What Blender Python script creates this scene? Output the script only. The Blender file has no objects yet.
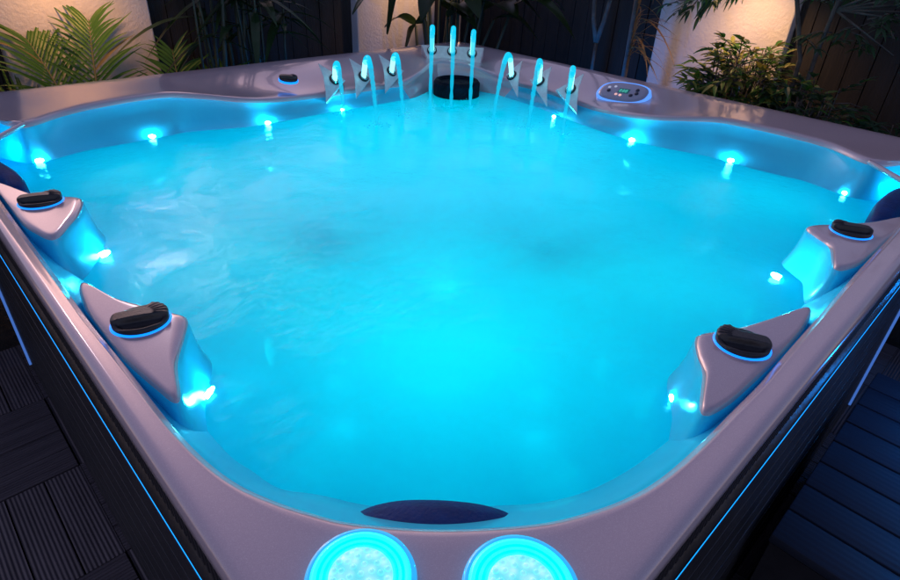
import bpy, bmesh, math, random
import numpy as np
from mathutils import Vector, Matrix, Quaternion

random.seed(7)
rng = np.random.default_rng(7)
S = bpy.context.scene
C = S.collection
PI = math.pi

# ------------------------------------------------------------------ helpers
def tag(o, label=None, cat=None, group=None, kind=None):
    if label: o['label'] = label
    if cat: o['category'] = cat
    if group: o['group'] = group
    if kind: o['kind'] = kind
    return o

def empty(name, loc, label=None, cat=None, group=None):
    o = bpy.data.objects.new(name, None)
    C.objects.link(o)
    o.location = loc
    o.empty_display_size = .1
    return tag(o, label, cat, group)

def obj(name, bm, m, parent=None, smooth=True, origin=None, sharp=None):
    """bm is in world coordinates; the object's origin is set to `origin` (default: lowest centre)."""
    bm.normal_update()
    me = bpy.data.meshes.new(name)
    vs = np.array([v.co[:] for v in bm.verts])
    if origin is None:
        lo, hi = vs.min(0), vs.max(0)
        origin = ((lo[0]+hi[0])/2, (lo[1]+hi[1])/2, lo[2])
    origin = Vector(origin)
    for v in bm.verts: v.co -= origin
    bm.to_mesh(me); bm.free()
    for mm in (m if isinstance(m, (list, tuple)) else [m]): me.materials.append(mm)
    if smooth:
        me.polygons.foreach_set('use_smooth', [True]*len(me.polygons))
        if sharp:
            try: me.set_sharp_from_angle(angle=math.radians(sharp))
            except Exception: pass
    o = bpy.data.objects.new(name, me)
    C.objects.link(o)
    if parent is not None:
        base = Vector((0, 0, 0)); q = parent
        while q is not None: base += q.location; q = q.parent
        o.parent = parent
        o.location = origin - base
    else:
        o.location = origin
    return o

def box(bm, lo, hi, mat=0, bevel=0):
    r = bmesh.ops.create_cube(bm, size=1)
    c = [(lo[i]+hi[i])/2 for i in range(3)]; d = [hi[i]-lo[i] for i in range(3)]
    for v in r['verts']: v.co = Vector((c[0]+v.co.x*d[0], c[1]+v.co.y*d[1], c[2]+v.co.z*d[2]))
    fs = set(f for v in r['verts'] for f in v.link_faces)
    for f in fs: f.material_index = mat
    if bevel:
        es = set(e for v in r['verts'] for e in v.link_edges)
        g = bmesh.ops.bevel(bm, geom=list(es), offset=bevel, segments=2, affect='EDGES', profile=.5)
        for f in g['faces']: f.material_index = mat

def tube(bm, pts, radii, n=8, caps=True, mat=0):
    pts = [Vector(p) for p in pts]
    if not isinstance(radii, (list, tuple, np.ndarray)): radii = [radii]*len(pts)
    rings = []; prev = None
    for i, p in enumerate(pts):
        t = (pts[min(i+1, len(pts)-1)] - pts[max(i-1, 0)]).normalized()
        if prev is None:
            a = Vector((0, 0, 1)) if abs(t.z) < .9 else Vector((1, 0, 0))
            x = t.cross(a).normalized()
        else:
            x = (prev - t*prev.dot(t)).normalized()
        prev = x; y = t.cross(x)
        rings.append([bm.verts.new(p + (x*math.cos(2*PI*k/n) + y*math.sin(2*PI*k/n))*radii[i]) for k in range(n)])
    for a, b in zip(rings, rings[1:]):
        for k in range(n):
            bm.faces.new((a[k], a[(k+1) % n], b[(k+1) % n], b[k])).material_index = mat
    if caps:
        bm.faces.new(rings[0][::-1]).material_index = mat
        bm.faces.new(rings[-1]).material_index = mat

def loft(bm, rings, close=True, cap0=False, cap1=False, mat=0):
    R = [[bm.verts.new(p) for p in ring] for ring in rings]
    n = len(R[0])
    for a, b in zip(R, R[1:]):
        for k in range(n if close else n-1):
            j = (k+1) % n
            try: bm.faces.new((a[k], a[j], b[j], b[k])).material_index = mat
            except ValueError: pass
    for flag, ring in ((cap0, R[0]), (cap1, R[-1])):
        if flag:
            c = bm.verts.new(sum((v.co for v in ring), Vector())/n)
            for k in range(n): bm.faces.new((ring[k], ring[(k+1) % n], c)).material_index = mat
    return R

def lathe(bm, prof, c, axis=(0, 0, 1), n=32, mat=0):
    q = Vector((0, 0, 1)).rotation_difference(Vector(axis).normalized())
    rings = []
    for r, z in prof:
        rings.append([Vector(c) + q @ Vector((r*math.cos(2*PI*k/n), r*math.sin(2*PI*k/n), z)) for k in range(n)])
    loft(bm, rings, True, prof[0][0] > 1e-4, prof[-1][0] > 1e-4, mat)

def fixn(bm):
    bmesh.ops.recalc_face_normals(bm, faces=bm.faces[:])

def catmull(P, closed=True, sub=6):
    P = np.array(P, float); n = len(P); out = []
    for i in range(n if closed else n-1):
        if closed: a, b, c, d = P[(i-1) % n], P[i], P[(i+1) % n], P[(i+2) % n]
        else: a, b, c, d = P[max(i-1, 0)], P[i], P[i+1], P[min(i+2, n-1)]
        for k in range(sub):
            t = k/sub
            out.append(.5*((2*b)+(c-a)*t+(2*a-5*b+4*c-d)*t*t+(3*b-3*c+d-a)*t**3))
    if not closed: out.append(P[-1])
    return np.array(out)

# ------------------------------------------------------------------ materials
def mat(name, col=(.5, .5, .5), rough=.5, metal=0, coat=0, spec=.5, emit=None, estr=0):
    m = bpy.data.materials.new(name); m.use_nodes = True
    b = m.node_tree.nodes['Principled BSDF']
    b.inputs['Base Color'].default_value = (*col, 1)
    b.inputs['Roughness'].default_value = rough
    b.inputs['Metallic'].default_value = metal
    b.inputs['Coat Weight'].default_value = coat
    b.inputs['Specular IOR Level'].default_value = spec
    if emit:
        b.inputs['Emission Color'].default_value = (*emit, 1)
        b.inputs['Emission Strength'].default_value = estr
    return m

def N(m, t, **kw):
    n = m.node_tree.nodes.new(t)
    for k, v in kw.items():
        if k in n.inputs: n.inputs[k].default_value = v
        else: setattr(n, k, v)
    return n
def L(m, a, b): m.node_tree.links.new(a, b)
def bsdf(m): return m.node_tree.nodes['Principled BSDF']

def noisy(m, scale=8, c0=(.1, .1, .1), c1=(.2, .2, .2), detail=5, bump=0, bscale=None, stretch=None, rough=None):
    tc = N(m, 'ShaderNodeTexCoord'); src = tc.outputs['Object']
    if stretch:
        mp = N(m, 'ShaderNodeMapping'); mp.inputs['Scale'].default_value = stretch
        L(m, src, mp.inputs['Vector']); src = mp.outputs['Vector']
    no = N(m, 'ShaderNodeTexNoise', Scale=scale, Detail=detail); L(m, src, no.inputs['Vector'])
    cr = N(m, 'ShaderNodeValToRGB'); cr.color_ramp.elements[0].position = .3; cr.color_ramp.elements[1].position = .7
    cr.color_ramp.elements[0].color = (*c0, 1); cr.color_ramp.elements[1].color = (*c1, 1)
    L(m, no.outputs['Fac'], cr.inputs['Fac']); L(m, cr.outputs['Color'], bsdf(m).inputs['Base Color'])
    if bump:
        n2 = N(m, 'ShaderNodeTexNoise', Scale=bscale or scale*4, Detail=6); L(m, src, n2.inputs['Vector'])
        bp = N(m, 'ShaderNodeBump', Strength=bump, Distance=.01); L(m, n2.outputs['Fac'], bp.inputs['Height'])
        L(m, bp.outputs['Normal'], bsdf(m).inputs['Normal'])
    if rough:
        mr = N(m, 'ShaderNodeMapRange'); mr.inputs['To Min'].default_value = rough[0]; mr.inputs['To Max'].default_value = rough[1]
        L(m, no.outputs['Fac'], mr.inputs['Value']); L(m, mr.outputs['Result'], bsdf(m).inputs['Roughness'])
    return m

def shell_material():
    m = mat('pearl_acrylic', (.40, .34, .38), .28, .2, .4)
    tc = N(m, 'ShaderNodeTexCoord')
    vo = N(m, 'ShaderNodeTexVoronoi', Scale=1500); L(m, tc.outputs['Object'], vo.inputs['Vector'])
    sep = N(m, 'ShaderNodeSeparateColor'); L(m, vo.outputs['Color'], sep.inputs['Color'])
    cr = N(m, 'ShaderNodeValToRGB'); e = cr.color_ramp.elements
    e[0].position = 0; e[0].color = (.53, .45, .50, 1); e[1].position = 1; e[1].color = (.66, .58, .635, 1)
    a = e.new(.55); a.color = (.56, .475, .53, 1); b_ = e.new(.93); b_.color = (.59, .505, .56, 1)
    L(m, sep.outputs['Red'], cr.inputs['Fac'])
    L(m, cr.outputs['Color'], bsdf(m).inputs['Base Color'])
    no = N(m, 'ShaderNodeTexNoise', Scale=6, Detail=4); L(m, tc.outputs['Object'], no.inputs['Vector'])
    mr = N(m, 'ShaderNodeMapRange'); mr.inputs['To Min'].default_value = .12; mr.inputs['To Max'].default_value = .22
    L(m, no.outputs['Fac'], mr.inputs['Value']); L(m, mr.outputs['Result'], bsdf(m).inputs['Roughness'])
    return m

def water_material():
    m = bpy.data.materials.new('milky_water'); m.use_nodes = True
    nt = m.node_tree; nt.nodes.clear()
    out = N(m, 'ShaderNodeOutputMaterial')
    tc = N(m, 'ShaderNodeTexCoord')
    tr = N(m, 'ShaderNodeBsdfTransparent'); tr.inputs['Color'].default_value = (.12, .93, 1, 1)
    tl = N(m, 'ShaderNodeBsdfTranslucent'); tl.inputs['Color'].default_value = (.05, .90, 1, 1)
    gl = N(m, 'ShaderNodeBsdfGlossy', Roughness=.08)
    # froth: drifting bubble clouds make the water more or less milky
    n1 = N(m, 'ShaderNodeTexNoise', Scale=2.6, Detail=7, Roughness=.62, Distortion=.8); L(m, tc.outputs['Object'], n1.inputs['Vector'])
    mr = N(m, 'ShaderNodeMapRange'); mr.inputs['From Min'].default_value = .3; mr.inputs['From Max'].default_value = .7
    mr.inputs['To Min'].default_value = .90; mr.inputs['To Max'].default_value = .99
    L(m, n1.outputs['Fac'], mr.inputs['Value'])
    mx = N(m, 'ShaderNodeMixShader'); L(m, mr.outputs['Result'], mx.inputs['Fac'])
    L(m, tr.outputs[0], mx.inputs[1]); L(m, tl.outputs[0], mx.inputs[2])
    # ripples
    n2 = N(m, 'ShaderNodeTexNoise', Scale=30, Detail=7, Roughness=.62, Distortion=.3); L(m, tc.outputs['Object'], n2.inputs['Vector'])
    n3 = N(m, 'ShaderNodeTexNoise', Scale=150, Detail=3); L(m, tc.outputs['Object'], n3.inputs['Vector'])
    ad = N(m, 'ShaderNodeMath', operation='MULTIPLY_ADD'); ad.inputs[1].default_value = .18
    L(m, n3.outputs['Fac'], ad.inputs[0]); L(m, n2.outputs['Fac'], ad.inputs[2])
    bp = N(m, 'ShaderNodeBump', Strength=.2, Distance=.011); L(m, ad.outputs[0], bp.inputs['Height'])
    n4 = N(m, 'ShaderNodeTexNoise', Scale=5.5, Detail=3, Distortion=.6); L(m, tc.outputs['Object'], n4.inputs['Vector'])
    m4 = N(m, 'ShaderNodeMapRange'); m4.inputs['From Min'].default_value = .42; m4.inputs['From Max'].default_value = .68
    m4.inputs['To Min'].default_value = .09; m4.inputs['To Max'].default_value = .34
    L(m, n4.outputs['Fac'], m4.inputs['Value']); L(m, m4.outputs[0], bp.inputs['Strength'])
    L(m, bp.outputs['Normal'], gl.inputs['Normal'])
    fr = N(m, 'ShaderNodeFresnel', IOR=1.16)
    L(m, bp.outputs['Normal'], fr.inputs['Normal'])
    # only the air side of the surface mirrors
    geo = N(m, 'ShaderNodeNewGeometry')
    inv = N(m, 'ShaderNodeMath', operation='SUBTRACT'); inv.inputs[0].default_value = 1; L(m, geo.outputs['Backfacing'], inv.inputs[1])
    mul = N(m, 'ShaderNodeMath', operation='MULTIPLY'); L(m, fr.outputs[0], mul.inputs[0]); L(m, inv.outputs[0], mul.inputs[1])
    m2 = N(m, 'ShaderNodeMixShader'); L(m, mul.outputs[0], m2.inputs['Fac'])
    L(m, mx.outputs[0], m2.inputs[1]); L(m, gl.outputs[0], m2.inputs[2])
    L(m, m2.outputs[0], out.inputs['Surface'])
    return m

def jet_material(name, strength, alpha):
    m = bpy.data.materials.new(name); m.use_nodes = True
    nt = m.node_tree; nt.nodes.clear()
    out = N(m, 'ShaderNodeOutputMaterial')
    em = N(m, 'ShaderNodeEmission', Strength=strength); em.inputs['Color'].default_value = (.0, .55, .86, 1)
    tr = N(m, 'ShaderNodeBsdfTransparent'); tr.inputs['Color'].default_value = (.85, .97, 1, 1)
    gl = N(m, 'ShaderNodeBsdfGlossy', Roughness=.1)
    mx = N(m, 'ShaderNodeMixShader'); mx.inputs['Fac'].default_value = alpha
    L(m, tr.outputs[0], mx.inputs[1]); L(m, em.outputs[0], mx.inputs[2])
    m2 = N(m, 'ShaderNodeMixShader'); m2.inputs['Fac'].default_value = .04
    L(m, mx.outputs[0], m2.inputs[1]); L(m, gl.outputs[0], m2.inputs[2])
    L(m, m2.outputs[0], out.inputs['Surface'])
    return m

def leaf_material(name, c0, c1, rough=.45):
    m = noisy(mat(name, c0, rough, spec=.4), 3.5, c0, c1, 3)
    m.node_tree.nodes['Principled BSDF'].inputs['Transmission Weight'].default_value = 0
    out = [n for n in m.node_tree.nodes if n.type == 'OUTPUT_MATERIAL'][0]
    tl = N(m, 'ShaderNodeBsdfTranslucent'); tl.inputs['Color'].default_value = (c1[0]*1.3, c1[1]*1.3, c1[2], 1)
    mx = N(m, 'ShaderNodeMixShader'); mx.inputs['Fac'].default_value = .25
    L(m, bsdf(m).outputs[0], mx.inputs[1]); L(m, tl.outputs[0], mx.inputs[2]); L(m, mx.outputs[0], out.inputs['Surface'])
    return m

def board_material(name, c0, c1, axis, groove=95):
    """composite decking: fine grooves along the board plus streaky wear"""
    m = mat(name, c0, .5, spec=.35)
    tc = N(m, 'ShaderNodeTexCoord')
    mp = N(m, 'ShaderNodeMapping'); mp.inputs['Scale'].default_value = (1.5, 22, 1) if axis == 'x' else (22, 1.5, 1)
    L(m, tc.outputs['Object'], mp.inputs['Vector'])
    no = N(m, 'ShaderNodeTexNoise', Scale=3, Detail=6); L(m, mp.outputs[0], no.inputs['Vector'])
    cr = N(m, 'ShaderNodeValToRGB'); cr.color_ramp.elements[0].position = .3; cr.color_ramp.elements[1].position = .75
    cr.color_ramp.elements[0].color = (*c0, 1); cr.color_ramp.elements[1].color = (*c1, 1)
    L(m, no.outputs['Fac'], cr.inputs['Fac']); L(m, cr.outputs['Color'], bsdf(m).inputs['Base Color'])
    wv = N(m, 'ShaderNodeTexWave', Scale=groove/6.283*2, Distortion=0); wv.bands_direction = 'Y' if axis == 'x' else 'X'
    L(m, tc.outputs['Object'], wv.inputs['Vector'])
    bp = N(m, 'ShaderNodeBump', Strength=.55, Distance=.004); L(m, wv.outputs['Fac'], bp.inputs['Height'])
    L(m, bp.outputs['Normal'], bsdf(m).inputs['Normal'])
    mr = N(m, 'ShaderNodeMapRange'); mr.inputs['To Min'].default_value = .38; mr.inputs['To Max'].default_value = .62
    L(m, no.outputs['Fac'], mr.inputs['Value']); L(m, mr.outputs[0], bsdf(m).inputs['Roughness'])
    return m

M = {}
M['shell'] = shell_material()
M['basin'] = noisy(mat('cyan_lit_basin', (.05, .56, .88), .25, 0, .3), 9, (.035, .66, .93), (.05, .72, .96), 4)  # same shell, with the cyan of the pool lights put into its colour
M['water'] = water_material()
M['cab'] = noisy(mat('cabinet_panel', (.02, .022, .027), .35, spec=.5), 10, (.014, .015, .02), (.03, .032, .04), 5, .15, 60, rough=(.28, .5))
M['ribs'] = mat('cabinet_ribs', (.03, .03, .036), .4)
M['led_strip'] = mat('led_strip', (.1, .2, .3), .3, emit=(.0, .30, 1), estr=2.0)
M['led_violet'] = mat('led_strip_pale', (.1, .2, .3), .3, emit=(.07, .20, .7), estr=.55)
M['led'] = mat('led_lens', (.8, .9, .9), .2, emit=(.030, .72, 1), estr=180)
M['ring_core'] = noisy(mat('ring_core', (.8, .9, .9), .25), 30, (.25, .65, .7), (.35, .75, .8))
bsdf(M['ring_core']).inputs['Emission Color'].default_value = (.45, 1, 1, 1); bsdf(M['ring_core']).inputs['Emission Strength'].default_value = .62
_m = M['ring_core']; _tc = N(_m, 'ShaderNodeTexCoord'); _v = N(_m, 'ShaderNodeTexVoronoi', Scale=105); _v.feature = 'SMOOTH_F1'; L(_m, _tc.outputs['Object'], _v.inputs['Vector'])
_r = N(_m, 'ShaderNodeValToRGB'); _r.color_ramp.elements[0].position = .1; _r.color_ramp.elements[0].color = (.50, 1, 1, 1); _r.color_ramp.elements[1].position = .6; _r.color_ramp.elements[1].color = (.10, .80, .86, 1)
L(_m, _v.outputs['Distance'], _r.inputs['Fac']); L(_m, _r.outputs['Color'], bsdf(_m).inputs['Emission Color'])
M['ring_mid'] = mat('ring_glow', (.1, .5, .6), .25, coat=.5, emit=(0, .88, 1), estr=1.05)
M['ring_rim'] = mat('ring_rim', (.08, .35, .5), .15, coat=1, emit=(0, .36, .78), estr=.9)
M['pillow'] = noisy(mat('headrest_foam', (.003, .035, .17), .6, spec=.2), 40, (.002, .028, .14), (.004, .042, .20), 4, .2, 200)
M['knob'] = noisy(mat('black_plastic', (.012, .012, .016), .38, spec=.5), 60, (.010, .010, .014), (.018, .018, .024), 3, .08, 300)
M['knob_glow'] = mat('knob_glow_ring', (.02, .15, .4), .2, emit=(0, .22, 1), estr=1.5)
M['chrome'] = mat('chrome', (.55, .57, .6), .12, 1)
M['plate'] = noisy(mat('brushed_plate', (.6, .55, .58), .4, .15), 60, (.66, .60, .64), (.78, .72, .76), 3, .05, 250)
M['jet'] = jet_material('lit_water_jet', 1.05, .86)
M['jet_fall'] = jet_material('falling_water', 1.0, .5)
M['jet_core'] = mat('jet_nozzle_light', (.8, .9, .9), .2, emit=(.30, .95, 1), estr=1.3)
M['filter'] = noisy(mat('filter_basket', (.008, .012, .03), .75, spec=.15), 30, (.001, .002, .007), (.008, .011, .026), 5, .9, 60)
M['panel'] = mat('panel_face', (.34, .36, .48), .3, .2, .6)
M['panel_glow'] = mat('panel_glow', (.1, .2, .4), .3, emit=(.10, .32, 1), estr=.85)
M['screen'] = mat('panel_screen', (.01, .03, .03), .15, emit=(0, .10, .12), estr=.5)
M['button'] = mat('panel_button', (.015, .02, .05), .35)
M['digits'] = mat('panel_digits', (.1, .5, .4), .3, emit=(.1, .8, .6), estr=.5)
M['icon'] = mat('panel_icon', (.5, .5, .6), .4, emit=(.7, .75, 1), estr=.3)
M['icon_red'] = mat('panel_icon_warm', (.6, .3, .3), .4, emit=(1, .55, .5), estr=.6)
M['deckx'] = board_material('deck_boards_a', (.078, .062, .070), (.14, .115, .125), 'x')
M['decky'] = board_material('deck_boards_b', (.085, .068, .076), (.155, .126, .138), 'y')
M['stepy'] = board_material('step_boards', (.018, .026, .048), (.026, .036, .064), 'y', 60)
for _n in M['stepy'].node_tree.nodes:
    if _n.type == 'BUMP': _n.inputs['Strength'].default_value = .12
M['joist'] = mat('dark_gap', (.006, .006, .007), .8)
M['soil'] = noisy(mat('garden_soil', (.02, .016, .012), .95), 14, (.012, .010, .008), (.035, .028, .02), 6, .8, 40)
M['fence'] = noisy(mat('fence_timber', (.03, .026, .024), .75), 5, (.010, .009, .009), (.024, .020, .019), 7, .35, 30, stretch=(6, 6, .6))
M['render'] = noisy(mat('rendered_wall', (.6, .55, .52), .9), 5, (.52, .47, .45), (.64, .59, .56), 6, .35, 90)
M['palm'] = leaf_material('palm_leaf', (.028, .10, .010), (.075, .185, .018))
M['palm_dry'] = leaf_material('palm_leaf_dry', (.18, .13, .04), (.26, .19, .07))
M['palm_stem'] = noisy(mat('palm_stem', (.10, .10, .03), .5), 12, (.07, .08, .025), (.14, .12, .04))
M['broad'] = leaf_material('broad_leaf', (.012, .03, .010), (.03, .055, .016), .3)
M['cane'] = noisy(mat('dark_cane', (.02, .04, .03), .5), 8, (.015, .03, .022), (.035, .06, .04))
M['nandina'] = leaf_material('nandina_leaf', (.022, .095, .014), (.06, .17, .022))
M['nandina_tip'] = leaf_material('nandina_young_leaf', (.16, .20, .03), (.26, .22, .05))
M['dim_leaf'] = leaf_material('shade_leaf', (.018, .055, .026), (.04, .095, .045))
M['bark'] = noisy(mat('bark', (.07, .065, .06), .8), 20, (.04, .037, .035), (.11, .10, .095), 6, .6, 60)
M['straw'] = leaf_material('dry_sheath', (.16, .085, .03), (.30, .17, .07), .6)
M['lamp_metal'] = mat('lamp_metal', (.02, .02, .02), .4, .6)
M['lamp_glass'] = mat('lamp_glass', (.9, .8, .6), .3, emit=(1, .62, .3), estr=6)

# ------------------------------------------------------------------ camera
f_ = Vector((0.6047681123293236, 0.5967513799212442, -0.5273929473094208))
r_ = Vector((0.7214468408231122, -0.6909771034536467, 0.04544335341014421))
u_ = Vector((0.33729806725799294, 0.40796866676853893, 0.84840531631946))
cam = bpy.data.cameras.new('camera'); co = bpy.data.objects.new('camera', cam); C.objects.link(co)
mw = Matrix.Identity(4)
for i in range(3): mw[i][0] = r_[i]; mw[i][1] = u_[i]; mw[i][2] = -f_[i]
mw.translation = Vector((-1.18078, -1.18213, 1.44070))
co.matrix_world = mw
cam.sensor_width = 36; cam.sensor_fit = 'HORIZONTAL'; cam.lens = 583.59/900*36
cam.clip_start = .02; cam.clip_end = 400
S.camera = co

# ------------------------------------------------------------------ world + sun
SUN_AZ = Vector((.28, .96, 0)).normalized(); SUN_EL = math.radians(27)
w = bpy.data.worlds.new('World'); S.world = w; w.use_nodes = True
nt = w.node_tree
bg = nt.nodes['Background']
sky = nt.nodes.new('ShaderNodeTexSky'); sky.sky_type = 'NISHITA'; sky.sun_disc = False
sky.sun_elevation = math.radians(14); sky.sun_rotation = math.atan2(SUN_AZ.x, SUN_AZ.y)
sky.air_density = 1.2; sky.dust_density = 1.5; sky.ozone_density = 2.5
tint = nt.nodes.new('ShaderNodeMixRGB'); tint.blend_type = 'MULTIPLY'; tint.inputs[0].default_value = 1; tint.inputs[2].default_value = (1.10, .74, .82, 1)
nt.links.new(sky.outputs[0], tint.inputs[1]); nt.links.new(tint.outputs[0], bg.inputs['Color'])
bg.inputs['Strength'].default_value = .15
sl = bpy.data.lights.new('sun', 'SUN'); so = bpy.data.objects.new('sun', sl); C.objects.link(so)
sl.energy = .09; sl.angle = math.radians(2.5); sl.color = (1, .86, .93)
d = Vector((SUN_AZ.x*math.cos(SUN_EL), SUN_AZ.y*math.cos(SUN_EL), math.sin(SUN_EL)))
so.rotation_euler = d.to_track_quat('Z', 'Y').to_euler(); so.location = d*8

def lamp(name, loc, energy, col, size=.03, kind='POINT', target=None, angle=60, blend=.6):
    l = bpy.data.lights.new(name, kind); l.energy = energy; l.color = col; l.shadow_soft_size = size
    o = bpy.data.objects.new(name, l); C.objects.link(o); o.location = loc
    if kind == 'SPOT':
        l.spot_size = math.radians(angle); l.spot_blend = blend
        o.rotation_euler = (Vector(target)-Vector(loc)).to_track_quat('-Z', 'Y').to_euler()
    return o

# ------------------------------------------------------------------ hot tub
A = 1.1
tub = empty('hot_tub', (0, 0, 0), 'square silver-grey hot tub with dark cabinet, full of glowing cyan water', 'hot tub')

# inner edge of the lip: x, y, z, inset of the waterline below it
INNER = [
 (-.914, .733, .945, .015), (-.800, .810, .940, .07), (-.681, .851, .940, .105), (-.497, .865, .940, .115), (-.391, .806, .935, .075),
 (-.284, .744, .922, .045), (-.173, .746, .905, .055), (-.011, .760, .892, .065), (.148, .754, .890, .065), (.335, .744, .890, .06),
 (.429, .737, .892, .05), (.529, .764, .910, .04), (.672, .815, .937, .03), (.745, .745, .937, .03), (.785, .665, .925, .03),
 (.803, .600, .910, .04), (.838, .535, .892, .06), (.848, .424, .890, .075), (.846, .283, .890, .085), (.795, .082, .890, .075), (.762, -.057, .900, .065),
 (.750, -.203, .918, .055), (.794, -.327, .935, .07), (.847, -.406, .940, .10), (.868, -.498, .940, .11), (.876, -.591, .940, .115),
 (.863, -.742, .940, .09), (.774, -.881, .945, .02),
 (.880, -.950, .945, .04), (.882, -1.022, .945, .05), (.76, -1.045, .945, .05), (.56, -1.050, .945, .06),
 (0.294, -1.052, .945, 0.065), (0.014, -1.053, .945, 0.065), (-0.177, -1.056, .945, 0.065), (-0.351, -1.058, .945, 0.065), (-0.441, -1.060, .945, 0.068), (-0.525, -1.058, .945, 0.069), (-0.617, -1.056, .945, 0.076), (-0.691, -1.051, .945, 0.087), (-0.744, -1.041, .945, 0.095), (-0.794, -1.023, .945, 0.102), (-0.849, -0.994, .945, 0.110), (-0.923, -0.936, .945, 0.109), (-0.983, -0.873, .945, 0.108), (-1.010, -0.832, .945, 0.104), (-1.030, -0.794, .945, 0.101), (-1.046, -0.754, .945, 0.093), (-1.056, -0.710, .945, 0.079), (-1.062, -0.657, .945, 0.073), (-1.065, -0.602, .945, 0.066), (-1.067, -0.463, .945, 0.065), (-1.070, -0.343, .945, 0.065), (-1.070, -0.208, .945, 0.065), (-1.071, -0.012, .945, 0.065), (-1.071, 0.150, .945, 0.060), (-1.068, 0.400, .945, 0.060), (-1.060, 0.620, .945, 0.050), (-1.048, 0.780, .945, 0.050),
 (-1.02, .868, .945, .05), (-.955, .850, .945, .04)]
INNER = INNER[::-1]                      # counter-clockwise
P = np.array(INNER)
SUB = 7
pin = catmull(P, True, SUB)
pin[:, 3] = np.clip(pin[:, 3], .008, .2)
NP = len(pin)
Z_W = .835
# inward normals
tn = np.roll(pin[:, :2], -1, 0) - np.roll(pin[:, :2], 1, 0)
tn /= np.linalg.norm(tn, axis=1)[:, None]
nin = np.stack([-tn[:, 1], tn[:, 0]], 1)
if np.mean((nin*(-pin[:, :2])).sum(1)) < 0: nin = -nin
for _ in range(4):
    nin = (np.roll(nin, 1, 0)+nin*2+np.roll(nin, -1, 0)); nin /= np.linalg.norm(nin, axis=1)[:, None]
# matching point on the square outer edge
th = np.unwrap(np.arctan2(pin[:, 1], pin[:, 0]))
if th[-1] < th[0]: th = -th; sgn = -1
else: sgn = 1
th = np.maximum.accumulate(th)
thp = np.concatenate([th-2*PI, th, th+2*PI]); ker = np.ones(15)/15
th = np.convolve(thp, ker, 'same')[NP:2*NP]*sgn

def sq(theta, half, rad):
    """point of a square with rounded corners in direction theta"""
    c, s = math.cos(theta), math.sin(theta)
    k = half/max(abs(c), abs(s)); x, y = c*k, s*k
    if rad > 0:
        ax, ay = abs(x), abs(y); lim = half-rad
        if ax > lim and ay > lim:
            # intersect the ray with the corner arc
            dx, dy = abs(c), abs(s); cx = cy = lim
            b = dx*cx+dy*cy; disc = b*b-(cx*cx+cy*cy-rad*rad)
            t = b+math.sqrt(max(disc, 0)); ax, ay = dx*t, dy*t
        x, y = math.copysign(ax, c), math.copysign(ay, s)
    return x, y

def outer_ring(half, z, rad=.10):
    return [Vector((*sq(t, half, rad), z)) for t in th]

top_out = np.array([sq(t, A-.014, .09) for t in th])
rings = [outer_ring(A-.019, .914), outer_ring(A-.013, .918), outer_ring(A-.006, .925), outer_ring(A, .935), outer_ring(A-.0015, .9415), outer_ring(A-.0045, .9460), outer_ring(A-.009, .9490)]
rings.append([Vector((top_out[i][0], top_out[i][1], .950)) for i in range(NP)])
def lerp_ring(s):
    out = []
    for i in range(NP):
        x = top_out[i]*(1-s)+pin[i, :2]*s
        g = s*s*(3-2*s)*.45+s*.55
        z = .950+(pin[i, 2]-.950)*g
        out.append(Vector((x[0], x[1], z)))
    return out
for s in (.15, .3, .45, .6, .75, .88, .96): rings.append(lerp_ring(s))
def in_ring(off, dz, z=None):
    out = []
    for i in range(NP):
        q = pin[i, :2]+nin[i]*off
        out.append(Vector((q[0], q[1], pin[i, 2]+dz if z is None else z)))
    return out
rings += [in_ring(.0, -.0015), in_ring(.006, -.006), in_ring(.009, -.014), in_ring(.0085, -.024)]
def wall_ring(g, z):
    out = []
    for i in range(NP):
        q = pin[i, :2]+nin[i]*(.0085+(pin[i, 3]-.0085)*g)
        out.append(Vector((q[0], q[1], z if z is not None else pin[i, 2]-.024+(Z_W-(pin[i, 2]-.024))*g)))
    return out
for g in (.3, .6, 1.0): rings.append(wall_ring(g, None))
# below the water the wall runs to seats and a footwell
def below(f, z):
    out = []
    for i in range(NP):
        q = pin[i, :2]+nin[i]*pin[i, 3]
        t = np.array(sq(th[i], .70, .3))
        x = q*(1-f)+t*f
        out.append(Vector((x[0], x[1], z)))
    return out
def well(half, z): return [Vector((*sq(t, half, half*.6), z)) for t in th]
rings += [below(.1, .78), below(.45, .62), below(.8, .50), well(.64, .47), well(.50, .455), well(.44, .42), well(.42, .25), well(.36, .20), well(.05, .19)]
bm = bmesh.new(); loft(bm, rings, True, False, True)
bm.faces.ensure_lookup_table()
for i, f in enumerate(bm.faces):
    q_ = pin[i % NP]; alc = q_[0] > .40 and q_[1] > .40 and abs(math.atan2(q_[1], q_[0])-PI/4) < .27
    f.material_index = 1 if i >= NP*(21 if alc else 17) else 0   # cyan-lit tint below the rim; the unlit filter alcove stays pearl
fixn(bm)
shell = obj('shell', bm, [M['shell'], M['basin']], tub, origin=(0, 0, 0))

# water: a gently rippling sheet whose rim tucks into the wall
bm = bmesh.new(); loft(bm, [[Vector((*sq(2*PI*k/160, 1.045*f, .22*f), Z_W)) for k in range(160)] for f in (1, .75, .5, .25, .02)], True, False, True)
bm.normal_update()
if sum(f.normal.z for f in bm.faces) < 0: bmesh.ops.reverse_faces(bm, faces=bm.faces[:])
wo = obj('water', bm, M['water'], None, origin=(0, 0, Z_W))
tag(wo, 'milky cyan bubbling water filling the hot tub', kind='structure')

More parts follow.
